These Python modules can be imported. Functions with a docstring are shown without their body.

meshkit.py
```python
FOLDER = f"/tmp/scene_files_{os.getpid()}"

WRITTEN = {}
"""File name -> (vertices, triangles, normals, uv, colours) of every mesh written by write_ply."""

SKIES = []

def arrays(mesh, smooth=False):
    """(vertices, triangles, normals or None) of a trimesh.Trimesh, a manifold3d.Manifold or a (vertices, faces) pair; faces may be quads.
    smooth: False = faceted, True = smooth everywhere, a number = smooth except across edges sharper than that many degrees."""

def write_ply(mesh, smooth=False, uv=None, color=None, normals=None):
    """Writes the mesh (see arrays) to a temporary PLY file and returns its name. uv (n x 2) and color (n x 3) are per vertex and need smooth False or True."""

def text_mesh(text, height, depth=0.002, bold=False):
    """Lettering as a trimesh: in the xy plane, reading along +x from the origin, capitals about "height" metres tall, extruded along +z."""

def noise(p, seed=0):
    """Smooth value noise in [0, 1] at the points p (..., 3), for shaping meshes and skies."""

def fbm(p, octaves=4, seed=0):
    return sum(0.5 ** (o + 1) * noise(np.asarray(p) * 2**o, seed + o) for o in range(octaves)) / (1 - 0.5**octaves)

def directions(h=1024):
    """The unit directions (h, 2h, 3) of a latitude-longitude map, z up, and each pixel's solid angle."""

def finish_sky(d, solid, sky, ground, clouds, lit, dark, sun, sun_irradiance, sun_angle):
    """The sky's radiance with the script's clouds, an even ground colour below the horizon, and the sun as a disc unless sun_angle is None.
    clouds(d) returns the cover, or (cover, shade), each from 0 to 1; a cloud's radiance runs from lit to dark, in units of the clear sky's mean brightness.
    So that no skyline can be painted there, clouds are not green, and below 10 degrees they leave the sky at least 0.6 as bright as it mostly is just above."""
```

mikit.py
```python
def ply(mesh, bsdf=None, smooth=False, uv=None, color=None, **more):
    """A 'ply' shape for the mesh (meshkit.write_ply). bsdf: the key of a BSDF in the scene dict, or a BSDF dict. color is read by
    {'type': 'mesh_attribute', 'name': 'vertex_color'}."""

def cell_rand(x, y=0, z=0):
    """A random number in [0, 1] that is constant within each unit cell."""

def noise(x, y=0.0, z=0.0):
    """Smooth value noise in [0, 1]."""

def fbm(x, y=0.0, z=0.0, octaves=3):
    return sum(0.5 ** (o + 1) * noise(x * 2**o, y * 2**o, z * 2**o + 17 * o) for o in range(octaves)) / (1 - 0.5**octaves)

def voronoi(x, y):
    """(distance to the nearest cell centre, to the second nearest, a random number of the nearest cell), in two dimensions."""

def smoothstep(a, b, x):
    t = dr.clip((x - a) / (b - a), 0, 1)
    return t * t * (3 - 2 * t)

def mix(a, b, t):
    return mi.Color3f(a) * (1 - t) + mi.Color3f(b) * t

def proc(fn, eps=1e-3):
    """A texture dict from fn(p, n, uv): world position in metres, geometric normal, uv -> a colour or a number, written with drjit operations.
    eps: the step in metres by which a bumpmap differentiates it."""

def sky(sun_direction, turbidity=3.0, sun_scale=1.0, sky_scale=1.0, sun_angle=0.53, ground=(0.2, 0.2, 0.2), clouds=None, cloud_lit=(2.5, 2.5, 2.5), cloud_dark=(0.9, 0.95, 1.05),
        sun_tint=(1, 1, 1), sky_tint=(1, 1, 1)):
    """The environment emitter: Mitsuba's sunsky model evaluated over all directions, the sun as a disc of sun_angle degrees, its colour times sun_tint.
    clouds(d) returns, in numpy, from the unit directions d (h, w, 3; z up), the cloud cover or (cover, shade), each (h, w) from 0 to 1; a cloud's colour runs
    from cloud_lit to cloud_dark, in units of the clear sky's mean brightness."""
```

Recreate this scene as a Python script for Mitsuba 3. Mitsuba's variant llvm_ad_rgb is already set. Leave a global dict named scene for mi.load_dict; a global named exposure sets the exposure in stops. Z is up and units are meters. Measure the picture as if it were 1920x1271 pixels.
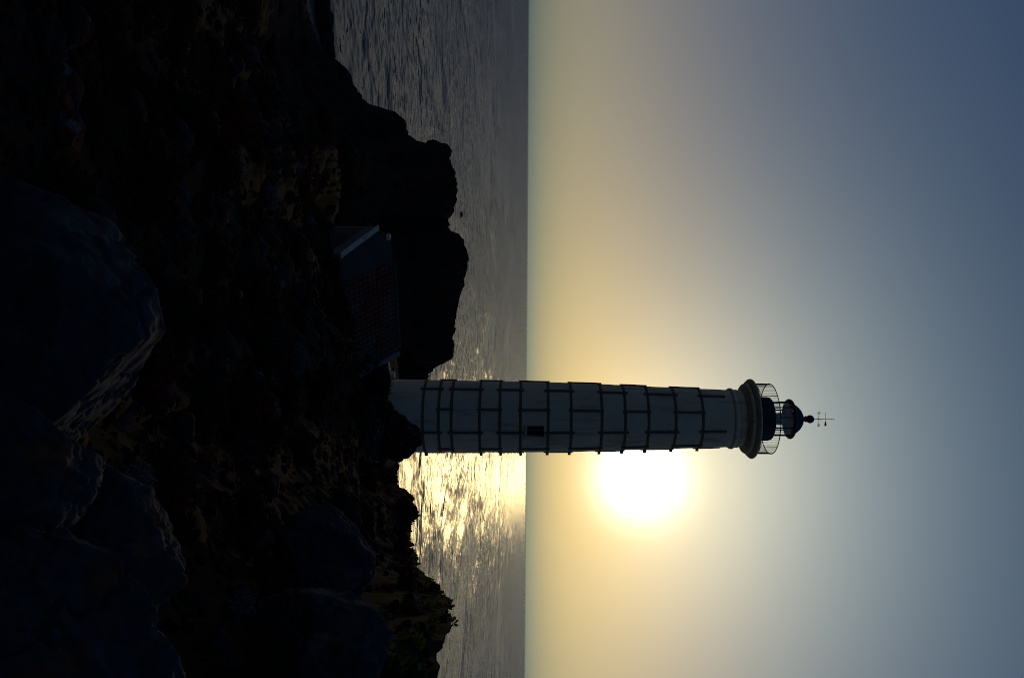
import math
import numpy as np
import trimesh
import drjit as dr
import mitsuba as mi
import mikit
import meshkit

T = mi.ScalarTransform4f
scene, labels = {}, {}

# ------------------------------------------------------------------ camera
# The photograph is an upright view taken with the camera turned on its side:
# the picture's right is the world's up.  x = right, y = out to sea, z = up, sea level at z = 0.
EYE = np.array([0.0, 0.0, 30.0])
F_PX = 1464.0                                   # focal length in pixels of the 1920 x 1271 photograph
ROLL, PITCH = math.radians(0.36), math.atan(27 / F_PX)
FWD = np.array([0, math.cos(PITCH), -math.sin(PITCH)])
_U = np.array([0, math.sin(PITCH), math.cos(PITCH)])
_X = np.array([1.0, 0, 0])
IMG_RIGHT = math.cos(ROLL) * _U - math.sin(ROLL) * _X
IMG_DOWN = math.cos(ROLL) * _X + math.sin(ROLL) * _U
scene['camera'] = {'type': 'perspective', 'fov': math.degrees(2 * math.atan(960 / F_PX)), 'fov_axis': 'x',
                   'near_clip': 0.05, 'far_clip': 3000000.0,
                   'to_world': T().look_at(origin=EYE.tolist(), target=(EYE + FWD).tolist(), up=(-IMG_DOWN).tolist())}


def ray(u, v):
    """Direction seen at u to the right and v up in the turned photograph, with unit y."""
    d = FWD + (v - 960) / F_PX * IMG_RIGHT + (u - 635.5) / F_PX * IMG_DOWN
    return d / d[1]


def at(u, v, Y):
    return EYE + ray(u, v) * Y


# ------------------------------------------------------------------ sky and sun
SUN = ray(890, 1197)
SUN = SUN / np.linalg.norm(SUN)
exposure = 0.5


def veil(d):
    """A thin high dust veil round the whole sky. It scatters sunlight forward, so it is brightest towards the sun,
    and low down, where the light has come the longer way through it, it turns from white to gold."""
    gamma = np.degrees(np.arccos(np.clip(d @ SUN, -1, 1)))
    el = np.maximum(np.degrees(np.arcsin(np.clip(d[..., 2], -1, 1))), 0)
    thin = 0.97 + 0.06 * meshkit.fbm(d * 6.0, 3, seed=5)
    gold = np.exp(-el / 12.1)
    forward = np.exp(-gamma / 7.9) * (1 - np.exp(-el / 8.8)) * thin
    core = 1.3 * np.exp(-(gamma / 2.55) ** 2)
    low = 0.45 * np.exp(-gamma / 36.0) * np.exp(-el / 7.2) * (1 - np.exp(-el / 5.1)) * thin
    white, golden = forward * (1 - gold) + core, forward * gold + low
    return 0.25 * (white + golden), golden / (white + golden + 1e-9)


MEAN = 0.0366                                   # the clear sky's mean brightness, the unit of the veil's colours
scene['sky'] = mikit.sky(SUN.tolist(), turbidity=2.0, sun_scale=0.26, sun_angle=1.2, sky_tint=(0.49, 0.79, 1.36), sun_tint=(0.80, 1.0, 1.40),
                         ground=(0.05, 0.06, 0.08), clouds=veil, cloud_lit=tuple(c / 1.414 / 0.25 / MEAN for c in (1.02, 1.42, 1.36)),
                         cloud_dark=tuple(c / 1.414 / 0.25 / MEAN for c in (2.75, 1.44, 0.02)))

# ------------------------------------------------------------------ materials
noise, fbm, smoothstep, mix = mikit.noise, mikit.fbm, mikit.smoothstep, mikit.mix


def pbr(name, color, rough=0.9, two=True, bump=None, bump_scale=0.02, eps=1e-2, **more):
    c = mikit.proc(color) if callable(color) else {'type': 'rgb', 'value': list(color)}
    b = {'type': 'principled', 'base_color': c, 'roughness': rough, **more}
    if bump:
        b = {'type': 'bumpmap', 'arbitrary': {**mikit.proc(bump, eps=eps)}, 'scale': bump_scale, 'bsdf': b}
    scene[name] = {'type': 'twosided', 'bsdf': b} if two else b


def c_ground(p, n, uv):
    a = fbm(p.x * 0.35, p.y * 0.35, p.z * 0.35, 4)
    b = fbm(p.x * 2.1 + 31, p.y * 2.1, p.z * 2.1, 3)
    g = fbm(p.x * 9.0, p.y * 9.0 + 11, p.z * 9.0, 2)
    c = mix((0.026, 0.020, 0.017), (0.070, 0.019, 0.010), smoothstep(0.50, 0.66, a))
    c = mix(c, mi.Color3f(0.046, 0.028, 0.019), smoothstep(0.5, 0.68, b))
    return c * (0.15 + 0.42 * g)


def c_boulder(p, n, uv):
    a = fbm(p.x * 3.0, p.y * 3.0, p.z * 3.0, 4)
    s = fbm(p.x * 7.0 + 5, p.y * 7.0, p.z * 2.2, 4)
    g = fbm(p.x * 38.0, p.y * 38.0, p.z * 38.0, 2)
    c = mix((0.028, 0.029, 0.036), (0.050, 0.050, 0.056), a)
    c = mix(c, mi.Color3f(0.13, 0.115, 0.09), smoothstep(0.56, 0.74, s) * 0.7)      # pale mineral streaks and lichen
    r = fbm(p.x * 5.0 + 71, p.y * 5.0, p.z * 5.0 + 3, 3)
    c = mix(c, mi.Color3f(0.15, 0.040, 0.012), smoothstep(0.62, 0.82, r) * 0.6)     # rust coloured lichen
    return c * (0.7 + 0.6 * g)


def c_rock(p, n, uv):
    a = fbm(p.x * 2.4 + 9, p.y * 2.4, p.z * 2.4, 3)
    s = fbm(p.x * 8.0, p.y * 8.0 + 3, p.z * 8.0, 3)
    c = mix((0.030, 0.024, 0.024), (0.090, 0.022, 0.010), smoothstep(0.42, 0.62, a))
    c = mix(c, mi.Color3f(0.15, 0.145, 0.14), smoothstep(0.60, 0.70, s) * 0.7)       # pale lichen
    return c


def c_white(p, n, uv):
    """Weathered white paint with run-down rust and damp under the bands."""
    st = fbm(p.x * 5.0, p.y * 5.0, p.z * 0.55, 4)
    g = fbm(p.x * 1.3 + 4, p.y * 1.3, p.z * 1.3, 3)
    c = mix((0.80, 0.63, 0.44), (0.66, 0.51, 0.35), g)
    c = mix(c, mi.Color3f(0.25, 0.15, 0.09), smoothstep(0.52, 0.80, st) * 0.45)
    return c * (0.93 + 0.14 * fbm(p.x * 22, p.y * 22, p.z * 22, 2))


def c_band(p, n, uv):
    return mix((0.13, 0.10, 0.07), (0.22, 0.14, 0.085), fbm(p.x * 6, p.y * 6, p.z * 6, 3))


def c_limewash(p, n, uv):
    g = fbm(p.x * 1.8, p.y * 1.8, p.z * 1.1, 4)
    return mix((0.30, 0.26, 0.21), (0.13, 0.115, 0.09), g)


def c_tile(p, n, uv):
    a = mikit.cell_rand(dr.floor((p.x * 0.934 + p.y * 0.358) / 0.21), dr.floor((p.x * 0.358 - p.y * 0.934) / 0.30))
    g = fbm(p.x * 1.7, p.y * 1.7, p.z * 1.7, 3)
    c = mix((0.13, 0.030, 0.018), (0.23, 0.055, 0.030), a)
    return mix(c, mi.Color3f(0.10, 0.095, 0.080), smoothstep(0.45, 0.7, g) * 0.75)


def c_cement(p, n, uv):
    g = fbm(p.x * 2.5, p.y * 2.5, p.z * 2.5, 4)
    return mix((0.095, 0.085, 0.07), (0.045, 0.042, 0.036), g)


def c_metal(p, n, uv):
    g = fbm(p.x * 4, p.y * 4, p.z * 1.5, 3)
    return mix((0.030, 0.036, 0.050), (0.045, 0.052, 0.066), g)


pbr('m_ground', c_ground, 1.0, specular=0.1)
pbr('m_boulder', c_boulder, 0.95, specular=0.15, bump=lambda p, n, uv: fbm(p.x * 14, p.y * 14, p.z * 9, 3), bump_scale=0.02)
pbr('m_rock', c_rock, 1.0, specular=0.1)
pbr('m_white', c_white, 0.85, specular=0.2)
pbr('m_limewash', c_limewash, 0.95, specular=0.1)
pbr('m_band', c_band, 0.8, specular=0.2)
pbr('m_tile', c_tile, 0.9, specular=0.2)
pbr('m_cement', c_cement, 0.95, specular=0.15)
pbr('m_metal', c_metal, 0.55, specular=0.3)
pbr('m_iron', (0.012, 0.011, 0.010), 0.7, specular=0.2)
pbr('m_vane', (0.10, 0.015, 0.012), 0.6, specular=0.3)
pbr('m_inside', (0.55, 0.54, 0.50), 0.9, specular=0.1)
pbr('m_dark', (0.012, 0.012, 0.013), 0.9, specular=0.1)
pbr('m_bark', (0.035, 0.026, 0.018), 1.0, specular=0.1)
scene['m_glass'] = {'type': 'thindielectric'}
scene['m_lens'] = {'type': 'twosided', 'bsdf': {'type': 'principled', 'base_color': {'type': 'rgb', 'value': [0.35, 0.36, 0.34]}, 'roughness': 0.25, 'specular': 0.6}}
for k, c, t in (('m_leaf', (0.050, 0.085, 0.014), 0.85), ('m_shrub', (0.022, 0.024, 0.015), 0.35), ('m_red_shrub', (0.060, 0.017, 0.010), 0.35),
                ('m_pale_leaf', (0.13, 0.13, 0.15), 0.3), ('m_grass', (0.060, 0.044, 0.030), 0.3)):
    scene[k] = {'type': 'principledthin', 'base_color': {'type': 'rgb', 'value': list(c)}, 'roughness': 0.7, 'diff_trans': t, 'spec_trans': 0.0}


def sea_height(p, n, uv):
    """Short choppy wind waves of many lengths, stronger and weaker in gusty patches."""
    h, k = mi.Float(0), 0
    gust = 0.70 + 0.6 * smoothstep(0.25, 0.75, fbm(p.x / 40.0, p.y / 120.0, 3.0, 4))
    for lam, a, ang in ((0.9, 0.12, 0.25), (1.7, 0.34, -0.3), (3.1, 0.52, 0.5), (6.3, 0.80, 0.1), (13.0, 1.25, 0.38), (28.0, 1.5, -0.12), (62.0, 2.0, 0.2), (140.0, 3.4, -0.25), (330.0, 7.0, 0.1)):
        c, s = math.cos(ang), math.sin(ang)
        h += a * noise((p.x * c + p.y * s) / (lam * 0.9) + 13 * k, (-p.x * s + p.y * c) / lam + 7 * k, 0.5 + k)
        k += 1
    return h * gust


scene['m_sea'] = {'type': 'bumpmap', 'arbitrary': mikit.proc(sea_height, eps=0.12), 'scale': 1.0,
                  'bsdf': {'type': 'roughplastic', 'alpha': 0.19, 'int_ior': 1.333, 'diffuse_reflectance': {'type': 'rgb', 'value': [0.004, 0.008, 0.013]}}}


# ------------------------------------------------------------------ helpers
def add(key, mesh, bsdf, smooth=False, to_world=None, **more):
    d = mesh if isinstance(mesh, dict) else mikit.ply(mesh, bsdf, smooth=smooth, **more)
    d = dict(d)
    if to_world is not None:
        d['to_world'] = to_world
    assert key not in scene, key
    scene[key] = d
    return key


def tag(key, label=None, category=None, group=None, kind=None):
    labels[key] = {k: v for k, v in dict(label=label, category=category, group=group, kind=kind).items() if v}


_used = {}


def numbered(name):
    n = _used.get(name, 0)
    _used[name] = n + 1
    return name if n == 0 else f'{name}_{n:03d}'


def lathe(profile, seg=72, center=(0, 0), close=False):
    """Surface of revolution about a vertical axis; profile is a list of (radius, z)."""
    p = np.array(profile, float)
    a = np.linspace(0, 2 * np.pi, seg, endpoint=False)
    v = np.stack([center[0] + p[:, None, 0] * np.cos(a), center[1] + p[:, None, 0] * np.sin(a), np.repeat(p[:, 1:2], seg, 1)], -1).reshape(-1, 3)
    f = []
    n = len(p)
    for i in range(n if close else n - 1):
        j = (i + 1) % n
        for k in range(seg):
            l = (k + 1) % seg
            f += [[i * seg + k, i * seg + l, j * seg + l], [i * seg + k, j * seg + l, j * seg + k]]
    m = trimesh.Trimesh(v, f, process=True)
    m.update_faces(m.nondegenerate_faces())
    return m


def ring(r0, r1, z0, z1, center, seg=72, ch=0.008):
    """A flat hoop with chamfered outer edges."""
    return lathe([(r0, z0), (r1 - ch, z0), (r1, z0 + ch), (r1, z1 - ch), (r1 - ch, z1), (r0, z1)], seg, center, close=True)


def box(cx, cy, cz, sx, sy, sz, rz=0.0, ch=0.0):
    m = trimesh.creation.box((sx, sy, sz))
    if ch:
        pts = []
        for a in (-1, 1):
            for b in (-1, 1):
                for c in (-1, 1):
                    x, y, z = a * sx / 2, b * sy / 2, c * sz / 2
                    pts += [(x - a * ch, y, z), (x, y - b * ch, z), (x, y, z - c * ch)]
        m = trimesh.convex.convex_hull(np.array(pts))
    m.apply_transform(trimesh.transformations.rotation_matrix(rz, [0, 0, 1]))
    m.apply_translation((cx, cy, cz))
    return m


def tube(a, b, r, r2=None, seg=8):
    a, b = np.array(a, float), np.array(b, float)
    d = b - a
    d /= np.linalg.norm(d)
    x = np.cross(d, [0, 0, 1] if abs(d[2]) < 0.9 else [1, 0, 0])
    x /= np.linalg.norm(x)
    y = np.cross(d, x)
    t = np.linspace(0, 2 * np.pi, seg, endpoint=False)
    c = np.cos(t)[:, None] * x + np.sin(t)[:, None] * y
    v = np.vstack([a + c * r, b + c * (r if r2 is None else r2), [a], [b]])
    f = []
    for k in range(seg):
        l = (k + 1) % seg
        f += [[k, l, seg + l], [k, seg + l, seg + k], [l, k, 2 * seg], [seg + k, seg + l, 2 * seg + 1]]
    return trimesh.Trimesh(v, f, process=False)


cat = trimesh.util.concatenate

# ------------------------------------------------------------------ sea
rr = np.r_[np.linspace(0, 600, 7), np.geomspace(900, 1500000, 30)]
sea_m = lathe([(r, 0.0) for r in rr[::-1]], 96)
assert sea_m.face_normals[:, 2].min() > 0
add('sea', sea_m, 'm_sea')
tag('sea', 'dark rippled sea with a golden glitter path under the sun', 'sea', kind='structure')

# ------------------------------------------------------------------ the land
# rim of the land as seen in the photograph (u, v) with the distance at which the rim stands
RIM = [(-60, 560, None, 0.5), (0, 577, None, 0.5), (40, 581, None, 0.6), (72, 591, None, 0.7), (97, 605, None, 0.8), (112, 626, None, 1.0), (131, 650, None, 2.0), (163, 663, None, 3.0),
       (183, 677, None, 4.0), (198, 698, None, 5.5), (209, 736, 129, 0), (226, 756, 131, 0), (253, 767, 133, 0), (266, 786, 134, 0), (274, 815, 135, 0), (282, 829, 135, 0), (305, 843, 136, 0),
       (329, 852, 138, 0), (363, 856, 140, 0), (395, 850, 141, 0), (404, 845, 141, 0), (412, 837, 141, 0), (432, 842, 142, 0), (440, 860, 142, 0), (453, 869, 143, 0), (480, 876, 144, 0),
       (507, 876, 145, 0), (534, 868, 145, 0), (566, 857, 145, 0), (598, 851, 144, 0), (641, 849, 143, 0), (672, 846, 142, 0), (680, 832, 140, 0), (689, 814, 138, 0), (701, 803, 134, 0),
       (718, 801, 125, 0), (745, 778, 95, 0), (775, 752, 60, 0), (800, 748, 44, 0), (850, 745, 40, 0), (868, 744, 38.5, 0), (888, 746, 38, 0), (911, 749, 35, 0), (919, 762, 34, 0), (928, 771, 33, 0), (948, 778, 31, 0), (967, 778, 29, 0), (984, 766, 27.5, 0),
       (993, 762, 27, 0), (1015, 762, 25, 0), (1030, 769, 23.5, 0), (1047, 779, 22, 0), (1072, 787, 19.5, 0), (1080, 800, 18.5, 0), (1093, 820, 16.5, 0), (1112, 829, 14.5, 0), (1130, 836, 12.5, 0), (1171, 835, 9.5, 0), (1200, 829, 8.3, 0),
       (1256, 818, 7.4, 0), (1330, 812, 7.2, 0)]
rim_az, rim_r, rim_z = [], [], []
for u, v, R, z in RIM:
    d = ray(u, v)
    h = math.hypot(d[0], d[1])
    if R is None:
        R = (z - 30.0) / d[2] * h
    rim_az.append(math.degrees(math.atan2(d[0], d[1])))
    rim_r.append(R)
    rim_z.append(30.0 + d[2] / h * R)
rim_az = [-180, -120, -90, -60, -40, -30] + rim_az + [31, 45, 65, 90, 120, 180]
rim_r = [120, 120, 118, 116, 112, 108] + rim_r + [9, 14, 24, 50, 90, 120]
rim_z = [62, 56, 38, 14, 3, 0.6] + rim_z + [29.0, 29.0, 30.5, 38, 56, 62]
rim_az, rim_r, rim_z = map(np.array, (rim_az, rim_r, rim_z))


def rim_at(az):
    return np.interp(az, rim_az, rim_r), np.interp(az, rim_az, rim_z)


# heights on the way out to the rim: azimuth (degrees, right positive) -> (distance, height)
KNOTS = {-180: [(1, 28.6), (4, 29.6), (10, 31), (30, 38), (60, 46)], -120: [(1, 28.5), (4, 29.2), (10, 30.5), (30, 36), (60, 43)],
         -90: [(1, 28.4), (4, 28.6), (10, 29.5), (30, 34), (60, 38)], -60: [(1, 28.3), (4, 28.0), (10, 27.4), (30, 25), (60, 20)],
         -40: [(1, 28.3), (4, 27.7), (10, 26.2), (20, 23.6), (40, 17.6), (70, 10)], -24: [(1, 28.2), (3, 27.6), (6, 26.9), (10, 25.9), (20, 23.2), (40, 17.2), (70, 8.5)],
         -16: [(1, 28.2), (3, 27.5), (6, 26.9), (10, 26.0), (20, 23.7), (30, 21.8), (45, 17.0), (70, 9), (100, 6), (116, 7.5)],
         -9: [(1, 28.2), (3, 27.4), (6, 26.8), (10, 26.0), (18, 24.5), (25, 22.9), (31, 21.2), (36, 21.0), (50, 16.5), (75, 9), (100, 6.5), (118, 8.5)],
         -3: [(1, 28.2), (3, 27.4), (6, 26.8), (10, 26.1), (18, 24.8), (25, 23.4), (31, 21.8), (36, 21.4), (50, 16.5), (75, 9), (100, 6.5), (118, 8.5)],
         2: [(1, 28.2), (3, 27.4), (6, 26.8), (10, 26.2), (18, 25.1), (26, 24.3), (31, 23.5), (36, 23.0), (50, 17), (75, 10), (100, 7), (118, 8)],
         5.6: [(1, 28.2), (3, 27.4), (6, 26.9), (10, 26.3), (18, 25.2), (26, 24.4), (31, 23.8), (36, 23.5)],
         9: [(1, 28.2), (3, 27.5), (6, 27.0), (10, 26.5), (18, 25.6), (26, 24.7)], 14: [(1, 28.2), (3, 27.6), (6, 27.3), (10, 27.0), (18, 26.2)],
         20: [(1, 28.2), (3, 27.7), (6, 28.0)], 26: [(1, 28.3), (3, 27.8), (5, 28.2)], 45: [(1, 28.3), (4, 28.2), (8, 28.6)], 65: [(1, 28.4), (4, 28.4), (10, 29.0)],
         90: [(1, 28.4), (4, 28.8), (10, 31), (30, 38)], 120: [(1, 28.5), (4, 29.2), (10, 30.5), (30, 36), (60, 43)], 180: [(1, 28.6), (4, 29.6), (10, 31), (30, 38), (60, 46)]}
k_az = np.array(sorted(KNOTS))
S_GRID = np.linspace(0, 1, 161)                 # share of the way out, on a logarithmic scale
R_IN = 0.5
TABLE = []
for a in k_az:
    R, Z = rim_at(a)
    kn = [(R_IN, KNOTS[a][0][1])] + [k for k in KNOTS[a] if k[0] < R * 0.93] + [(float(R), float(Z))]
    TABLE.append(np.interp(np.log(R_IN) + S_GRID * np.log(R / R_IN), np.log([k[0] for k in kn]), [k[1] for k in kn]) - S_GRID ** 6 * Z)
TABLE = np.array(TABLE)


def height(x, y, rough=True):
    """Height of the land at (x, y)."""
    x, y = np.asarray(x, float), np.asarray(y, float)
    az = np.degrees(np.arctan2(x, y))
    r = np.maximum(np.hypot(x, y), R_IN)
    R, Z = rim_at(az)
    s = np.log(r / R_IN) / np.log(R / R_IN)
    sc = np.clip(s, 0, 1)
    i = np.clip(np.searchsorted(k_az, az) - 1, 0, len(k_az) - 2)
    t = np.clip((az - k_az[i]) / (k_az[i + 1] - k_az[i]), 0, 1)
    t = t * t * (3 - 2 * t)
    g = sc * 160
    j = np.clip(g.astype(int), 0, 159)
    w = g - j
    z = (1 - t) * ((1 - w) * TABLE[i, j] + w * TABLE[i, j + 1]) + t * ((1 - w) * TABLE[i + 1, j] + w * TABLE[i + 1, j + 1]) + sc ** 6 * Z
    over = np.maximum(r - R, 0)
    z = z - over * 1.5 - np.minimum(over, 1.0) * 0.6
    if rough:
        p = np.stack([x, y, z], -1)
        lump = (meshkit.fbm(p / 9.0, 4, seed=1) - 0.5) * 2.6 * np.clip(r / 50, 0.08, 1) * np.clip((1 - sc) * 5, 0, 1)
        crag = (1 - np.abs(2 * meshkit.fbm(p / 2.3, 6, seed=9) - 1) * 2) * np.clip(r / 60, 0.14, 1.0) * 0.9 * np.clip((1 - sc) * 3, 0.70, 1)
        fine = (meshkit.fbm(p * 2.6, 3, seed=3) - 0.5) * 0.22 * np.clip(r / 9, 0.6, 2.2) * np.clip((1 - sc) * 5, 0.7, 1)
        cliff = (meshkit.fbm(p / 3.0, 4, seed=21) - 0.5) * np.clip(over, 0, 3.5) * 1.4
        z = z + lump + crag - 0.35 * np.clip(r / 60, 0.14, 1) * np.clip((1 - sc) * 3, 0.70, 1) + fine + cliff
    # a narrow cleft through the cliff edge
    z = z - 1.0 * np.exp(-(np.abs(az - 9.255) / 0.125) ** 6) * np.clip((r - R + 13) / 5, 0, 1)
    # level terraces under the tower and the house
    for cx, cy, rad, lev in ((-2.0, 33.3, 2.9, 21.0), (3.4, 36.2, 2.7, 23.75)):
        q = np.clip((np.hypot(x - cx, y - cy) - rad) / 1.6, 0, 1)
        z = lev + (z - lev) * q * q * (3 - 2 * q)
    return z


az = np.unique(np.r_[np.linspace(-180, -27, 90), np.linspace(-27, 27, 900), np.linspace(27, 180, 90)])[:-1]
N_IN, N_OUT = 380, 60
A = np.radians(az)
R_rim = rim_at(az)[0]
s = np.linspace(0, 1, N_IN)
r_in = R_IN * np.exp(s[:, None] * np.log(R_rim / R_IN)[None])
r_out = R_rim[None] + np.geomspace(0.05, 60, N_OUT)[:, None]
rad = np.vstack([r_in, r_out])
X, Y = rad * np.sin(A), rad * np.cos(A)
Z = np.maximum(height(X, Y), -6)
n_r, n_a = X.shape
idx = np.arange(n_r * n_a).reshape(n_r, n_a)
nx = np.roll(idx, -1, 1)
quads = np.stack([idx[:-1], nx[:-1], nx[1:], idx[1:]], -1).reshape(-1, 4)
verts = np.vstack([np.stack([X, Y, Z], -1).reshape(-1, 3), [[0, 0, float(Z[0].mean())]]])
low = verts[quads][:, :, 2].max(1) > -5.9
quads = quads[low]
tris = np.vstack([quads[:, [0, 2, 1]], quads[:, [0, 3, 2]], np.stack([idx[0], nx[0], np.full(n_a, n_r * n_a)], -1)])
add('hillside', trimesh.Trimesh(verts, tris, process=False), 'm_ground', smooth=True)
tag('hillside', 'dark rocky volcanic slope falling to a low headland by the sea', 'hillside', kind='structure')


# ------------------------------------------------------------------ rocks
def rock_mesh(seed, sub=4, planes=16, rough=0.10, freq=2.2):
    rs = np.random.default_rng(seed)
    m = trimesh.creation.icosphere(subdivisions=sub)
    d = np.array(m.vertices)
    n = rs.normal(size=(planes, 3))
    n /= np.linalg.norm(n, axis=1, keepdims=True)
    off = rs.uniform(0.72, 1.0, planes)
    k = np.maximum(d @ n.T, 0.05)
    r = np.min(np.where(d @ n.T > 0.05, off / k, 9), axis=1)
    r = np.minimum(r, 1.08)
    ck = np.abs(2 * meshkit.fbm(d * freq * 1.7 + seed * 1.3, 4, seed=seed + 3) - 1)
    r = r - 0.5 * rough * np.clip(1 - ck * 9, 0, 1)                       # cracks
    r = r + (meshkit.fbm(d * freq + seed * 3.1, 4, seed=seed) - 0.5) * 2 * rough + (meshkit.fbm(d * freq * 4.3 + seed, 3, seed=seed + 7) - 0.5) * rough * 0.7
    return trimesh.Trimesh(d * r[:, None], m.faces, process=False)


def boulder(label, center, radii, seed, rz=0.0, tilt=0.0, bsdf='m_boulder', sub=5, rough=0.10, name='boulder', category='boulder'):
    key = numbered(name)
    m = rock_mesh(seed, sub, rough=rough)
    m.apply_scale(radii)
    m.apply_transform(trimesh.transformations.euler_matrix(tilt, 0.4 * tilt, rz))
    m.apply_translation(center)
    add(key, m, bsdf, smooth=38)
    tag(key, label, category)
    return key


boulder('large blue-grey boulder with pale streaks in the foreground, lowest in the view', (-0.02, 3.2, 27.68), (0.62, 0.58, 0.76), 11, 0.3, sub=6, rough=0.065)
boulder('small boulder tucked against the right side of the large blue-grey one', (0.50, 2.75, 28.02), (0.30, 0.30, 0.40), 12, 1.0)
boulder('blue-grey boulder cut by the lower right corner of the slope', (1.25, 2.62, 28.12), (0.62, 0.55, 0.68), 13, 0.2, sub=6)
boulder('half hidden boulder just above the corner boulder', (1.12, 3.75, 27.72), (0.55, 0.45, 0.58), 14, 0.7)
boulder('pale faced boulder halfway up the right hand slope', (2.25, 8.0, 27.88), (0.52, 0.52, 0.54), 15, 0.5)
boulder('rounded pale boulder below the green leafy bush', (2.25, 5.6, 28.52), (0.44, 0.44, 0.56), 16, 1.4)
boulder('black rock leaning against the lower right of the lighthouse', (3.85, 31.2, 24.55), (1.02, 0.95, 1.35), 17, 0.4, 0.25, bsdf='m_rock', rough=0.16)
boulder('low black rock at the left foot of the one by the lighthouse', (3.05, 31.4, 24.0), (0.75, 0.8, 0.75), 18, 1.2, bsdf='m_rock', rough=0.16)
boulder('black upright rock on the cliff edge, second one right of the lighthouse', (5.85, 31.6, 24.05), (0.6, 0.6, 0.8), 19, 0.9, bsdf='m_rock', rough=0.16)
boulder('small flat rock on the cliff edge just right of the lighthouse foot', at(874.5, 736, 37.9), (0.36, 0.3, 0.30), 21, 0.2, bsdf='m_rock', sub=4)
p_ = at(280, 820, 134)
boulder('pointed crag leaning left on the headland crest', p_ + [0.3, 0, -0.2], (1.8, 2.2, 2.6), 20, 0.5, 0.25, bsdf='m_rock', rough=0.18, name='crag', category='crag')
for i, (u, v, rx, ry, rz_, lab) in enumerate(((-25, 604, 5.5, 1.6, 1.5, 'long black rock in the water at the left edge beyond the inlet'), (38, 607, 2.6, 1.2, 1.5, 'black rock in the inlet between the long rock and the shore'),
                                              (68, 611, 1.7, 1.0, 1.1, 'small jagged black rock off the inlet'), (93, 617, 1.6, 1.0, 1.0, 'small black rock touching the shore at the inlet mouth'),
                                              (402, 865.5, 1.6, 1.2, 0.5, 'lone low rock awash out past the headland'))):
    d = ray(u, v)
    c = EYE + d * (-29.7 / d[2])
    boulder(lab, c, (rx, ry, rz_), 30 + i, 0.2 * i, bsdf='m_rock', sub=4, rough=0.2, name='sea_rock', category='rock')

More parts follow.
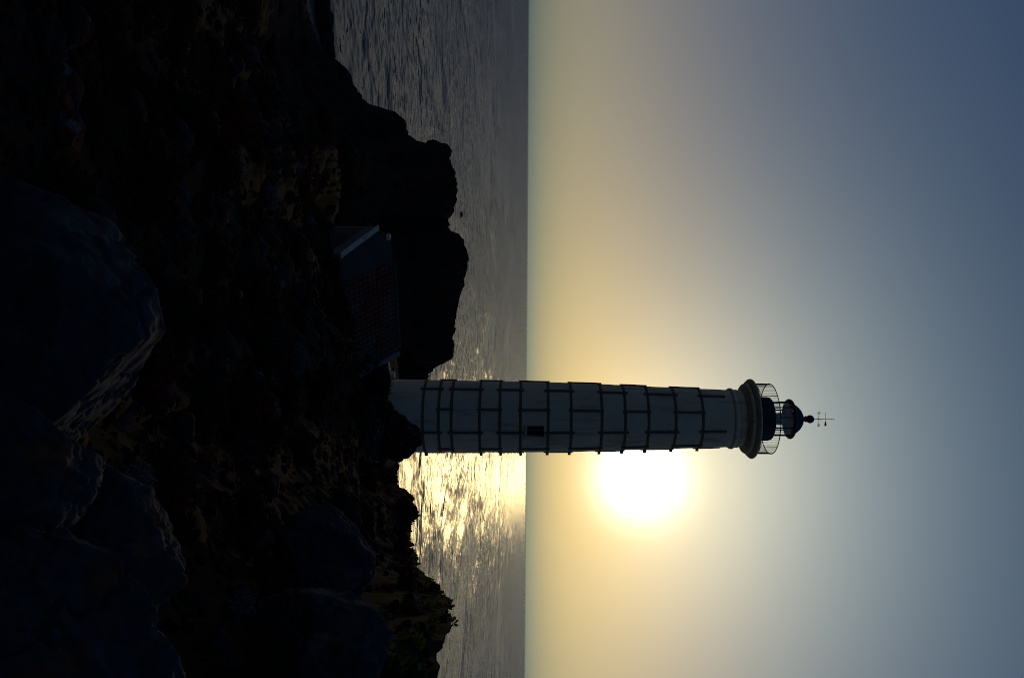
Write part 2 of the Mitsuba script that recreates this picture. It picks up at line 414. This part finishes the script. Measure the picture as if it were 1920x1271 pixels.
# ------------------------------------------------------------------ lighthouse
LX, LY = 3.64, 36.6
L = 'lighthouse'
tag(L, 'tall white lighthouse with dark bands and a blue lantern, standing against the sun', 'lighthouse')


def lz(v, dy=0.0):
    return at(781, v, LY - dy)[2]


R_V = [700, 735, 850, 1000, 1071, 1129, 1217, 1319, 1368, 1395]
R_R = [1.72, 1.71, 1.68, 1.64, 1.605, 1.557, 1.46, 1.37, 1.325, 1.30]
R_Z = [lz(v) for v in R_V]


def lr(z):
    return float(np.interp(z, R_Z, R_R))


C = (LX, LY)
zz = np.linspace(lz(690), lz(1392), 60)
# window opening between the sixth and seventh bands: cut as a real recess
win_z0, win_z1, win_a = lz(987.5, 1.6), lz(1020, 1.6), math.radians(-90 + 18.0)
win_hw = 0.27
shaft = lathe([(0.0, zz[0])] + [(lr(z), z) for z in zz] + [(0.0, zz[-1])], 144, C)
wx, wy = LX + math.cos(win_a) * 1.62, LY + math.sin(win_a) * 1.62
cutter = box(wx, wy, (win_z0 + win_z1) / 2, 0.5, 2 * win_hw, win_z1 - win_z0, win_a)
try:
    import manifold3d as m3

    def to_m(t):
        return m3.Manifold(m3.Mesh(np.asarray(t.vertices, np.float32), np.asarray(t.faces, np.uint32)))
    shaft.merge_vertices()
    if shaft.volume < 0:
        shaft.invert()
    shaft = to_m(shaft) - to_m(cutter)
except Exception as e:
    print('cut failed', e)
add(L + '__shaft', shaft, 'm_white', smooth=30)
ix, iy = math.cos(win_a), math.sin(win_a)
W_ = L + '__window'
zc = (win_z0 + win_z1) / 2
add(W_, box(LX + ix * 1.40, LY + iy * 1.40, zc, 0.03, 2 * win_hw - 0.004, win_z1 - win_z0 - 0.004, win_a), 'm_dark')
fr = [box(LX + ix * 1.45 - iy * o, LY + iy * 1.45 + ix * o, zc, 0.05, 0.05, win_z1 - win_z0 - 0.01, win_a) for o in (-win_hw + 0.03, 0, win_hw - 0.03)]
fr += [box(LX + ix * 1.452, LY + iy * 1.452, z, 0.05, 2 * win_hw - 0.02, 0.05, win_a) for z in (win_z0 + 0.03, win_z1 - 0.03)]
add(W_ + '__frame', cat(fr), 'm_band')
add(W_ + '__sill', box(LX + ix * 1.66, LY + iy * 1.66, win_z0 - 0.035, 0.14, 2 * win_hw + 0.10, 0.06, win_a, 0.01), 'm_white')

band_v = [792, 822, 846, 899, 937, 976, 1028, 1071.5, 1129, 1173, 1217, 1268, 1319]
band_z = [at(781, v, LY - lr(lz(v)))[2] for v in band_v]
for i, z in enumerate(band_z):
    k = L + '__' + numbered('band')
    r = lr(z)
    add(k, ring(r - 0.03, r + 0.022, z - 0.062, z + 0.062, C, 96), 'm_band', smooth=30)
    # the clamp that closes the band stands out on the right hand side of the tower
    if i not in (1, 2):
        a = math.radians(-6 + (i * 37 % 5))
        add(k + '__clamp', box(LX + math.cos(a) * (r + 0.075), LY + math.sin(a) * (r + 0.075), z, 0.15, 0.06, 0.135, a, 0.01), 'm_band')
tops = band_z + [at(781, 1368, LY - 1.4)[2]]
for i in range(len(tops) - 1):
    z0, z1 = tops[i], tops[i + 1]
    over = 0.16 if i % 2 == 0 else 0.10
    z1o = z1 + over if i < len(tops) - 2 else z1 - 0.08
    base = -52 if i % 2 == 0 else -16
    for q in range(5):
        a = math.radians(-90 + base + 72 * q)
        ra, rb = lr(z0) + 0.028, lr(z1) + 0.028
        # one upright batten: a bar following the taper, proud of the bands it ties together
        co, si = math.cos(a), math.sin(a)
        t_, w_ = 0.030, 0.052
        pts = []
        for (r_, z_) in ((ra, z0 - over), (rb, z1o)):
            for dr_ in (-t_, t_):
                for dw in (-w_, w_):
                    pts.append((LX + co * (r_ + dr_) - si * dw, LY + si * (r_ + dr_) + co * dw, z_))
        add(L + '__' + numbered('batten'), trimesh.convex.convex_hull(np.array(pts)), 'm_band')

# mouldings and gallery
z_t = lz(1368.4)
tor = [(1.30, z_t - 0.17)] + [(1.30 + 0.115 * math.cos(t), z_t + 0.115 * math.sin(t)) for t in np.linspace(-1.5, 1.5, 9)] + [(1.30, z_t + 0.17)]
add(L + '__collar', lathe(tor, 96, C), 'm_white', smooth=35)
z_g = lz(1409)
prof = [(1.27, lz(1376)), (1.345, lz(1377)), (1.345, lz(1380)), (1.30, lz(1381)), (1.30, lz(1387)), (1.38, lz(1388)), (1.60, lz(1393.5)), (1.635, lz(1396)), (1.635, lz(1399)), (1.60, lz(1399.6)), (1.68, lz(1400.5)), (1.79, lz(1403)), (1.845, lz(1405.5)),
        (1.85, lz(1407)), (1.83, lz(1408.4)), (1.78, z_g), (0.5, z_g)]
add(L + '__gallery', lathe(prof, 96, C), 'm_white', smooth=28)
RL = L + '__railing'
z_r = lz(1443)
rail_r = 1.62
hoop = [(rail_r + 0.022 * math.cos(t), z_r + 0.022 * math.sin(t)) for t in np.linspace(0, 2 * np.pi, 8, endpoint=False)]
hoop2 = [(rail_r + 0.012 * math.cos(t), z_g + 0.10 + 0.012 * math.sin(t)) for t in np.linspace(0, 2 * np.pi, 6, endpoint=False)]
add(RL + '__handrail', lathe(hoop, 96, C, True), 'm_iron', smooth=True)
add(RL + '__bottom_rail', lathe(hoop2, 96, C, True), 'm_iron', smooth=True)
nb = 96
for i in range(nb):
    a = 2 * math.pi * i / nb
    x, y = LX + rail_r * math.cos(a), LY + rail_r * math.sin(a)
    post = i % 12 == 0
    add(RL + '__' + numbered('post' if post else 'baluster'), tube((x, y, z_g - 0.02), (x, y, z_r), 0.022 if post else 0.0085, seg=6 if post else 5), 'm_iron')

# lantern
LN = L + '__lantern'
z_d = lz(1444)
add(LN, lathe([(0.98, z_g - 0.05), (1.0, z_g), (1.0, z_d - 0.12), (0.985, z_d - 0.05), (0.94, z_d - 0.01), (0.86, z_d), (0.0, z_d)], 72, C), 'm_metal', smooth=30)
for i in range(36):
    a = 2 * math.pi * (i + 0.5) / 36
    add(LN + '__' + numbered('seam'), box(LX + 1.004 * math.cos(a), LY + 1.004 * math.sin(a), (z_g + z_d) / 2 - 0.06, 0.024, 0.016, z_d - z_g - 0.16, a), 'm_metal')
z_e = lz(1478)
for i in range(10):
    a = 2 * math.pi * (i + 0.22) / 10
    x, y = LX + 0.80 * math.cos(a), LY + 0.80 * math.sin(a)
    add(LN + '__' + numbered('mullion'), box(x, y, (z_d + z_e) / 2, 0.045, 0.035, z_e - z_d, a), 'm_iron')
for i in range(10):
    a0, a1 = 2 * math.pi * (i + 0.22) / 10, 2 * math.pi * (i + 1.22) / 10
    v4 = [(LX + 0.79 * math.cos(t), LY + 0.79 * math.sin(t), z) for z in (z_d + 0.002, z_e) for t in (a0 + 0.03, a1 - 0.03)]
    add(LN + '__' + numbered('pane'), trimesh.Trimesh(v4, [[0, 1, 3], [0, 3, 2]], process=False), 'm_glass')
zb = (z_d + z_e) / 2
add(LN + '__lens', lathe([(0.0, z_d + 0.001), (0.14, z_d + 0.002), (0.14, z_d + 0.16), (0.24, z_d + 0.18), (0.28, zb - 0.08), (0.29, zb), (0.28, zb + 0.1), (0.22, z_e - 0.2), (0.12, z_e - 0.16), (0.0, z_e - 0.15)], 32, C), 'm_lens', smooth=30)
DM = L + '__dome'
z_v = lz(1480)
dome = [(0.70, z_v - 0.06), (0.86, z_v - 0.075)] + [(0.845 + 0.085 * math.cos(t), z_v + 0.085 * math.sin(t)) for t in np.linspace(-1.1, 1.5, 9)]
dome += [(0.80, lz(1484.5)), (0.73, lz(1486)), (0.70, lz(1488)), (0.64, lz(1491.5)), (0.55, lz(1496)), (0.43, lz(1500)), (0.29, lz(1503.3)), (0.16, lz(1505.4)), (0.10, lz(1506.5)), (0.115, lz(1509)), (0.15, lz(1510)), (0.15, lz(1511)), (0.09, lz(1512)), (0.09, lz(1513.5)), (0.0, lz(1513.5))]
add(DM, lathe(dome, 72, C), 'm_metal', smooth=40)
add(DM + '__ceiling', lathe([(0.0, z_v + 0.16), (0.45, z_v + 0.12), (0.70, z_v + 0.0), (0.78, z_v - 0.05)], 48, C), 'm_inside', smooth=True)
zbal = lz(1518.7)
ball = trimesh.creation.icosphere(subdivisions=3, radius=0.19)
ball.apply_translation((LX, LY, zbal))
add(DM + '__finial_ball', ball, 'm_metal', smooth=True)
WV = L + '__weather_vane'
z1 = lz(1563)
add(WV, tube((LX, LY, zbal + 0.17), (LX, LY, z1), 0.017, 0.011), 'm_iron')
za = lz(1535.3)
aa = math.radians(4)
ex = np.array([math.cos(aa), math.sin(aa), 0])
ey = np.array([-math.sin(aa), math.cos(aa), 0])
c0 = np.array([LX, LY, za])
add(WV + '__arm', tube(c0 - ex * 0.27, c0 + ex * 0.27, 0.009, seg=6), 'm_iron')
add(WV + '__arm_001', tube(c0 - ey * 0.27 + [0, 0, 0.012], c0 + ey * 0.27 + [0, 0, 0.012], 0.009, seg=6), 'm_iron')
for s_, ch in ((-1, 'S'), (1, 'N')):
    t = meshkit.text_mesh(ch, 0.12, 0.014, bold=True)
    t.apply_translation([-t.bounds[:, 0].mean(), -t.bounds[:, 1].mean(), -0.007])
    t.apply_transform(trimesh.transformations.rotation_matrix(math.pi / 2, [1, 0, 0]))
    t.apply_translation(c0 + ex * 0.29 * s_)
    add(WV + '__' + numbered('letter'), t, 'm_iron')
zv = lz(1548)
c1 = np.array([LX, LY, zv])
add(WV + '__pointer', tube(c1 - ex * 0.30, c1 + ex * 0.15, 0.010, seg=6), 'm_iron')
tail = [c1 + ex * 0.12 + [0, 0, 0.018], c1 + ex * 0.31 + [0, 0, 0.055], c1 + ex * 0.31 - [0, 0, 0.055], c1 + ex * 0.12 - [0, 0, 0.018]]
tail = np.array([q + ey * o for q in tail for o in (-0.012, 0.012)])
add(WV + '__tail', trimesh.convex.convex_hull(tail), 'm_vane')
ct = np.array([LX, LY, z1 - 0.03])
add(WV + '__lightning_tip', cat([tube(ct, ct + ex * 0.06 * q + [0, 0, 0.07], 0.007, 0.003, 5) for q in (-1, 0.05, 1)] + [tube(ct - [0, 0, 0.09], ct - [0, 0, 0.04], 0.020, 0.020, 6)]), 'm_iron')

# ------------------------------------------------------------------ keeper's house
HS = 'keeper_house'
tag(HS, 'low house with red tiled roof, grey cement at its left end, beside the lighthouse', 'house')
Aa = at(447, 733, 33.0)
al = math.radians(21)
e1 = np.array([math.cos(al), math.sin(al), 0])              # along the ridge, to the right and away
e2 = np.array([math.sin(al), -math.cos(al), 0])             # down the front slope, towards the viewer
up = np.array([0, 0, 1.0])
LEN, RUN, PIT = 5.35, 3.0, math.radians(27)
tp = math.tan(PIT)


def hp(a, b, h=0.0):
    """Point on the roof: a along the ridge, b down the slope (negative = back slope), h above it."""
    return Aa + e1 * a + e2 * b + up * (h - abs(b) * tp)


def solid(pts):
    return trimesh.convex.convex_hull(np.array(pts))


def slab(a0, a1, b0, b1, h0, h1):
    return solid([hp(a, b, h) for a in (a0, a1) for b in (b0, b1) for h in (h0, h1)])


WL = -2.1
base_z = 20.6
wall_top = Aa[2] - (RUN - 0.25) * tp - 0.12


def wall_box(a0, a1, b0, b1, z0, z1):
    return solid([Aa * [1, 1, 0] + e1 * a + e2 * b + up * z for a in (a0, a1) for b in (b0, b1) for z in (z0, z1)])


add(HS + '__wall', wall_box(0.12, LEN - 0.12, RUN - 0.45, RUN - 0.25, base_z, wall_top), 'm_limewash')
add(HS + '__wall_001', wall_box(0.12, LEN - 0.12, -RUN + 0.25, -RUN + 0.45, base_z, wall_top), 'm_limewash')
for k, (a0, a1) in (('__gable_wall', (0.12, 0.32)), ('__gable_wall_001', (LEN - 0.32, LEN - 0.12))):
    q = [Aa * [1, 1, 0] + e1 * a + e2 * b + up * z for a in (a0, a1) for b, z in ((-RUN + 0.46, base_z), (RUN - 0.46, base_z), (RUN - 0.46, wall_top), (-RUN + 0.46, wall_top), (0, Aa[2] - 0.13))]
    add(HS + k, solid(q), 'm_cement')
RF = HS + '__roof'
add(RF, cat([slab(0.0, LEN, 0.0, RUN, -0.12, 0.0), slab(0.0, LEN, -RUN, -0.002, -0.12, 0.0)]), 'm_cement')
# barrel tiles from the end of the cement strip to the right verge
tiles = []
pitch_t, course = 0.21, 0.30
n_t, n_c = int((LEN - 1.05 - 0.25) / pitch_t), int(RUN / math.cos(PIT) / course)
rs = np.random.default_rng(4)
for side in (1, -1):
    for i in range(n_t):
        for j in range(n_c):
            if side < 0 and j > 4:
                continue
            a = 1.05 + (i + 0.5) * pitch_t + rs.normal() * 0.006
            b0, b1 = j * course * math.cos(PIT), (j + 1.12) * course * math.cos(PIT)
            if rs.random() < 0.03:
                continue
            v, f = [], []
            for b, rad_, lift in ((b0, 0.078, 0.004), (b1, 0.094, 0.030 + rs.uniform(0, 0.012))):
                for t in np.linspace(0, math.pi, 7):
                    v.append(hp(a + math.cos(t) * rad_, side * b, lift + math.sin(t) * rad_ * 0.85))
            for t in range(6):
                f += [[t, t + 1, 8 + t], [t, 8 + t, 7 + t]]
            f += [[7, 13, 7 + q] if False else [7, 7 + q + 1, 7 + q] for q in range(1, 6)]
            tiles.append(trimesh.Trimesh(v, f, process=False))
add(RF + '__roof_tiles', cat(tiles), 'm_tile')
tag(RF + '__roof_tiles', 'weathered red barrel tiles', kind='stuff')
for i in range(int((LEN - 1.05) / 0.36)):
    a = 1.02 + i * 0.36
    v, f = [], []
    for a_, r_ in ((a, 0.12), (a + 0.40, 0.105)):
        for t in np.linspace(-0.3, math.pi + 0.3, 8):
            v.append(Aa + e1 * a_ + e2 * math.cos(t) * r_ + up * (0.05 + math.sin(t) * r_))
    for t in range(7):
        f += [[t, t + 1, 9 + t], [t, 9 + t, 8 + t]]
    add(RF + '__' + numbered('ridge_tile'), trimesh.Trimesh(v, f, process=False), 'm_cement', smooth=40)
# rendered cement apron at the left end, its upper corner cut off, over a small wedge of lean-to
corner = [(0.0, 0.10), (-0.50, 0.95), (-0.55, 1.10), (-0.01, RUN), (0.0, RUN)]
add(RF + '__apron', solid([hp(a, b, h) for a, b in corner for h in (-0.12, 0.0)]), 'm_cement')
tag(RF + '__apron', 'grey cement strip without tiles')
add(HS + '__lean_to_wall', solid([Aa * [1, 1, 0] + e1 * a + e2 * b + up * z for a, b in ((-0.44, 1.2), (0.115, 1.2), (0.115, RUN - 0.3), (0.0, RUN - 0.3)) for z in (base_z, hp(0, RUN - 0.3)[2] - 0.14)]), 'm_cement')
PW = HS + '__parapet'
add(PW, solid([hp(a - o, b, h) for a, b in ((-0.57, 1.0), (0.0, RUN + 0.1)) for o in (0.002, 0.17) for h in (-0.30, 0.15)]), 'm_limewash')
tag(PW, 'whitewashed parapet running aslant down the left end of the roof')
add(PW + '__coping', solid([hp(a - o, b, h) for a, b in ((-0.585, 0.96), (0.01, RUN + 0.13)) for o in (-0.015, 0.20) for h in (0.152, 0.20)]), 'm_white')
add(HS + '__verge', slab(LEN - 0.20, LEN, 0.0, RUN, 0.002, 0.12), 'm_limewash')
add(HS + '__verge_001', slab(LEN - 0.78, LEN - 0.68, 0.0, RUN, 0.06, 0.16), 'm_cement')
add(HS + '__ridge_end', box(*(hp(-0.12, 0.25) + up * 0.07), 0.16, 0.26, 0.16, al + 0.5, 0.02), 'm_white')

# white yard wall between house and tower
YW = 'yard_wall'
tag(YW, 'low white wall joining the tiled house to the foot of the lighthouse', 'wall')
pa, pb = at(676, 732, 35.2), at(716, 732, 36.2)
mid, dv = (pa + pb) / 2, pb - pa
ang = math.atan2(dv[1], dv[0])
wl = float(np.hypot(dv[0], dv[1]))
zt = mid[2]
add(YW + '__panel', box(mid[0], mid[1], zt - 1.35, wl, 0.16, 2.6, ang), 'm_white')
add(YW + '__coping', box(mid[0], mid[1], zt - 0.028, wl + 0.02, 0.22, 0.05, ang, 0.006), 'm_white')
pp = at(704, 736, 35.9)
add(YW + '__pier', box(pp[0], pp[1], pp[2] - 0.1, 0.30, 0.30, 0.42, ang, 0.03), 'm_white')


# ------------------------------------------------------------------ plants
def leaf_cloud(rs, n, radius, size, flat=0.7, curl=0.25):
    """Many small leaves through the volume of a low cushion shaped crown."""
    d = rs.normal(size=(n, 3))
    d /= np.linalg.norm(d, axis=1, keepdims=True)
    lob = 0.72 + 0.55 * meshkit.fbm(d * 2.3 + rs.uniform(0, 50), 2, seed=int(rs.integers(1000)))
    p = d * (rs.random(n) ** 0.45 * lob * radius)[:, None]
    p[:, 2] = np.abs(p[:, 2]) * flat + 0.03
    a = rs.normal(size=(n, 3)) + d * 0.9 + [0, 0, 0.5]
    a /= np.linalg.norm(a, axis=1, keepdims=True)
    b = np.cross(a, rs.normal(size=(n, 3)))
    b /= np.linalg.norm(b, axis=1, keepdims=True)
    c = np.cross(a, b)
    l = size * rs.uniform(0.6, 1.3, n)[:, None]
    v = np.stack([p, p + a * l * 0.5 + b * l * 0.26 + c * l * curl * 0.3, p + a * l, p + a * l * 0.5 - b * l * 0.26 + c * l * curl * 0.3], 1).reshape(-1, 3)
    i = np.arange(n)[:, None] * 4
    return trimesh.Trimesh(v, np.vstack([i + [0, 1, 2], i + [0, 2, 3]]), process=False)


def twigs(rs, n, radius):
    out = []
    for _ in range(n):
        a = rs.uniform(0, 2 * np.pi)
        e = np.array([math.cos(a) * radius * 0.7, math.sin(a) * radius * 0.7, radius * rs.uniform(0.3, 0.75)])
        m = e * 0.5 + [0, 0, radius * 0.12]
        out += [tube((0, 0, -0.08), m, radius * 0.030, radius * 0.020, 5), tube(m, e, radius * 0.020, radius * 0.007, 5)]
    return cat(out)


rs = np.random.default_rng(77)
SHRUBS = {}
for kind, bs in (('green', 'm_shrub'), ('red', 'm_red_shrub'), ('pale', 'm_pale_leaf')):
    SHRUBS[kind] = [(mikit.ply(leaf_cloud(rs, 900, 1.0, 0.16), bs), mikit.ply(twigs(rs, 9, 1.0), 'm_bark')) for _ in range(3)]
SHRUB_LABEL = {'green': ('low dark green cushion bush on the rocky slope', 'dark bushes on the slope'), 'red': ('low reddish brown dried bush on the rocky slope', 'reddish bushes on the slope'),
               'pale': ('small pale grey-leaved bush catching the skylight', 'pale bushes on the slope')}
SHRUB_NAME = {'green': 'dark_bush', 'red': 'reddish_bush', 'pale': 'pale_bush'}


def free(x, y, gap=0.3):
    if math.hypot(x - LX, y - LY) < 2.0 + gap:
        return False
    q = np.array([x, y]) - Aa[:2]
    a, b = q @ e1[:2], q @ e2[:2]
    if -1.2 - gap < a < LEN + gap and -RUN - gap < b < RUN + gap:
        return False
    if y < 4.2 and abs(x) < 2.2:
        return False
    return True


def put_shrub(kind, x, y, r, var):
    key = numbered(SHRUB_NAME[kind])
    z = float(height(x, y))
    M = T().translate([x, y, z - 0.04]).rotate([0, 0, 1], float(rs.uniform(0, 360))).scale([r, r, r * float(rs.uniform(0.75, 1.1))])
    cr, st = SHRUBS[kind][var]
    add(key + '__crown', cr, None, to_world=M)
    add(key + '__stem', st, None, to_world=M)
    tag(key, SHRUB_LABEL[kind][0], 'bush', SHRUB_LABEL[kind][1])


n = 0
while n < 150:
    a = math.radians(rs.uniform(-26, 21))
    r = math.exp(rs.uniform(math.log(4.6), math.log(34)))
    x, y = r * math.sin(a), r * math.cos(a)
    if r > rim_at(math.degrees(a))[0] * 0.93 or not free(x, y):
        continue
    if x < -0.2 * y + 1 and r < 8 and rs.random() < 0.75:     # the dry grass patch stays open
        continue
    kind = ('green', 'green', 'red', 'red', 'pale')[int(rs.integers(5))]
    put_shrub(kind, x, y, float(rs.uniform(0.16, 0.34) if kind == 'pale' else rs.uniform(0.25, 0.62)) * (0.55 + 0.028 * r), int(rs.integers(3)))
    n += 1
for u, Y_, r_, kind in ((470, 29.3, 0.9, 'green'), (505, 28.6, 0.8, 'red'), (545, 28.9, 1.0, 'green'), (590, 29.0, 1.2, 'green'), (618, 29.6, 1.35, 'red'), (650, 30.6, 1.35, 'green'), (684, 31.5, 1.1, 'green'), (712, 32.4, 0.9, 'red'), (438, 29.8, 0.9, 'green'), (672, 32.6, 1.2, 'green'), (692, 33.3, 1.0, 'red'), (708, 33.6, 0.8, 'green'), (724, 34.0, 0.5, 'red'), (740, 34.0, 0.42, 'green'), (758, 33.9, 0.42, 'green'), (300, 38, 1.2, 'green'), (322, 40, 1.3, 'red'), (345, 37, 1.1, 'green'), (362, 41, 1.4, 'green'), (384, 38.5, 1.2, 'red'), (402, 41, 1.4, 'green'), (420, 38, 1.1, 'green'), (436, 40, 1.2, 'green')):
    put_shrub(kind, at(u, 700, Y_)[0], Y_, r_, int(rs.integers(3)))
n = 0
while n < 26:
    a = math.radians(rs.uniform(-25, 2))
    R = float(rim_at(math.degrees(a))[0])
    r = R * rs.uniform(0.42, 0.95)
    if r < 45:
        continue
    put_shrub('green' if rs.random() < 0.7 else 'red', r * math.sin(a), r * math.cos(a), float(rs.uniform(0.6, 1.3)), int(rs.integers(3)))
    n += 1

ROCKS = [mikit.ply(rock_mesh(200 + i, 3, rough=0.15), 'm_rock', smooth=30) for i in range(6)]
n = 0
while n < 110:
    a = math.radians(rs.uniform(-26, 22))
    r = math.exp(rs.uniform(math.log(3.6), math.log(33)))
    x, y = r * math.sin(a), r * math.cos(a)
    if r > rim_at(math.degrees(a))[0] * 0.95 or not free(x, y, 0.1):
        continue
    sz = float(rs.uniform(0.07, 0.30)) * (0.6 + 0.03 * r)
    z = float(height(x, y))
    M = T().translate([x, y, z + sz * 0.12]).rotate([0, 0, 1], float(rs.uniform(0, 360))).rotate([1, 0, 0], float(rs.uniform(-25, 25))).scale([sz, sz * 0.8, sz * float(rs.uniform(0.5, 0.9))])
    key = numbered('rock')
    add(key, ROCKS[int(rs.integers(6))], None, to_world=M)
    tag(key, 'dark reddish volcanic rock with pale lichen lying on the slope', 'rock', 'loose rocks on the slope')
    n += 1

# dry grass between the boulders
bl_v, bl_f = [], []
rg = np.random.default_rng(8)
N = 16000
aa_ = np.radians(rg.uniform(-28, 6, N))
rr_ = np.exp(rg.uniform(math.log(2.3), math.log(11), N))
gx, gy = rr_ * np.sin(aa_), rr_ * np.cos(aa_)
clump = meshkit.fbm(np.stack([gx * 1.1, gy * 1.1, gx * 0], -1), 3, seed=15)
ok = (clump > 0.47) & ((gx < -0.05 * gy + 0.2) | (rg.random(N) < 0.25))
gx, gy = gx[ok], gy[ok]
gz = height(gx, gy)
N = len(gx)
hh = rg.uniform(0.06, 0.22, N)
th = rg.uniform(0, 2 * np.pi, N)
ln = rg.normal(size=(N, 2)) * 0.45
b0 = np.stack([gx, gy, gz - 0.01], -1)
sx = np.stack([np.cos(th), np.sin(th), th * 0], -1) * 0.0028
m_ = b0 + np.stack([ln[:, 0] * hh * 0.35, ln[:, 1] * hh * 0.35, hh * 0.6], -1)
t_ = b0 + np.stack([ln[:, 0] * hh, ln[:, 1] * hh, hh * 0.95], -1)
gv = np.stack([b0 - sx, b0 + sx, m_ - sx * 0.7, m_ + sx * 0.7, t_], 1).reshape(-1, 3)
gi = np.arange(N)[:, None] * 5
add('dry_grass', trimesh.Trimesh(gv, np.vstack([gi + [0, 1, 3], gi + [0, 3, 2], gi + [2, 3, 4]]), process=False), 'm_grass')
tag('dry_grass', 'thin dry grass between the rocks at the lower left of the slope', 'grass', kind='stuff')

# broad leaved bush on the right hand rim
BU = 'leafy_bush'
tag(BU, 'green broad-leaved bush with oval leaves hanging over the right hand rim', 'bush')


def oval_leaf(fold):
    v = [(0, 0, 0)]
    for t, w in ((0.18, 0.20), (0.42, 0.36), (0.68, 0.34), (0.9, 0.16)):
        v += [(-w, t, fold * w), (0, t, -0.02), (w, t, fold * w)]
    v += [(0, 1.0, 0.02)]
    f = [[0, 2, 1], [0, 3, 2]]
    for i in range(3):
        o = 1 + i * 3
        f += [[o, o + 1, o + 3], [o + 1, o + 4, o + 3], [o + 1, o + 2, o + 4], [o + 2, o + 5, o + 4]]
    f += [[10, 11, 13], [11, 12, 13]]
    return trimesh.Trimesh(v, f, process=False)


LEAVES = [mikit.ply(oval_leaf(f), 'm_leaf', smooth=True) for f in (0.12, 0.28, -0.1)]
rb = np.random.default_rng(31)
n_leaf, far_v, far_f = 0, [], []
LV = [np.array(oval_leaf(f).vertices) for f in (0.12, 0.28, -0.1)]
LF = np.array(oval_leaf(0.1).faces)
for i in range(40):
    # branches root in the ground along the rim, arch up and out, and carry their leaves along their length
    u = rb.uniform(1085, 1290)
    d = ray(u, 800)
    azb = math.degrees(math.atan2(d[0], d[1]))
    Rb = float(rim_at(azb)[0])
    r = Rb * rb.uniform(0.80, 0.99)
    x, y = r * math.sin(math.radians(azb)), r * math.cos(math.radians(azb))
    root = np.array([x, y, float(height(x, y)) - 0.04])
    ln_ = rb.uniform(0.07, 0.17) * (0.8 + 0.03 * Rb)
    dr_ = np.array([rb.normal() * 0.6 + 0.1, rb.normal() * 0.6, 1.0 if u < 1190 else 0.75])
    dr_ /= np.linalg.norm(dr_)
    q1 = root + dr_ * ln_ * 0.55
    q2 = q1 + (dr_ * [1.2, 1.2, 0.25]) * ln_ * 0.6
    add(BU + '__' + numbered('bush_stem'), cat([tube(root, q1, 0.008, 0.006, 6), tube(q1, q2, 0.006, 0.0025, 6)]), 'm_bark')
    for q in range(26):
        t = rb.random()
        b_ = root + (q1 - root) * t * 2 if t < 0.5 else q1 + (q2 - q1) * (t - 0.5) * 2
        ax = rb.normal(size=3) + [0, 0, 0.1]
        ax /= np.linalg.norm(ax)
        p = b_ + ax * rb.uniform(0.0, 0.06)
        sd = np.cross(ax, rb.normal(size=3))
        sd /= np.linalg.norm(sd)
        nr = np.cross(sd, ax)
        s_ = rb.uniform(0.036, 0.072)
        M = np.eye(4)
        M[:3, 0], M[:3, 1], M[:3, 2], M[:3, 3] = sd * s_ * rb.uniform(0.7, 1.05), ax * s_, nr * s_, p
        if q < 7:
            add(BU + '__' + numbered('leaf'), LEAVES[q % 3], None, to_world=T(M))
        else:
            far_f.append(LF + 14 * len(far_v))
            far_v.append(LV[q % 3] @ M[:3, :3].T + M[:3, 3])
add(BU + '__foliage', trimesh.Trimesh(np.vstack(far_v), np.vstack(far_f), process=False), 'm_leaf', smooth=True)
tag(BU + '__foliage', 'inner leaves of the bush', kind='stuff')

# stones strewn over the slope: too many and too small to count
st_v, st_f = [], []
rk = np.random.default_rng(91)
base = [np.array(rock_mesh(300 + i, 1, planes=9, rough=0.12).vertices) for i in range(8)]
bf = np.array(trimesh.creation.icosphere(subdivisions=1).faces)
Ns = 4200
sa, sr = np.radians(rk.uniform(-28, 27, Ns)), np.exp(rk.uniform(math.log(1.9), math.log(40), Ns))
keep = sr < rim_at(np.degrees(sa))[0] * 0.985
sa, sr = sa[keep], sr[keep]
sx_, sy_ = sr * np.sin(sa), sr * np.cos(sa)
sz_ = height(sx_, sy_)
for i in range(len(sr)):
    if not free(sx_[i], sy_[i], 0.05) and sr[i] > 20:
        continue
    s_ = rk.uniform(0.02, 0.085) * (0.35 + 0.075 * sr[i]) ** 0.8
    c, sn = math.cos(rk.uniform(0, 6.28)), math.sin(rk.uniform(0, 6.28))
    b = base[i % 8] * [s_, s_ * rk.uniform(0.6, 1.0), s_ * rk.uniform(0.4, 0.9)]
    ph = rk.uniform(0, 6.28)
    b = np.stack([b[:, 0] * math.cos(ph) - b[:, 1] * math.sin(ph), b[:, 0] * math.sin(ph) + b[:, 1] * math.cos(ph), b[:, 2]], -1)
    st_f.append(bf + 42 * len(st_v))
    st_v.append(b + [sx_[i], sy_[i], sz_[i] + s_ * 0.1])
add('stones', trimesh.Trimesh(np.vstack(st_v), np.vstack(st_f), process=False), 'm_ground')
tag('stones', 'small dark broken stones strewn over the slope', 'stones', kind='stuff')

# wind-bent dead shrub on the crest of the headland
CS = 'crest_shrub'
tag(CS, 'bare wind-bent shrub standing alone on the headland crest', 'shrub')
cb = at(320, 849, 137.0)
cb[2] = float(height(cb[0], cb[1])) - 0.2
k1, k2 = cb + [0.05, 0, 0.9], cb + [0.35, 0.1, 1.35]
add(CS + '__stem', cat([tube(cb, k1, 0.10, 0.07, 6), tube(k1, k2, 0.07, 0.04, 6)]), 'm_bark')
for e in ([0.75, 0.0, 1.30], [0.55, 0.2, 1.55], [-0.25, 0.1, 1.25], [0.45, -0.2, 1.15]):
    add(CS + '__' + numbered('branch'), tube(k1 if e[0] < 0 else (k1 + k2) / 2, cb + np.array(e), 0.05, 0.03, 5), 'm_bark')
lc = leaf_cloud(np.random.default_rng(3), 160, 0.33, 0.13)
lc.apply_translation(cb + [0.6, 0.05, 1.2])
add(CS + '__crown', lc, 'm_shrub')
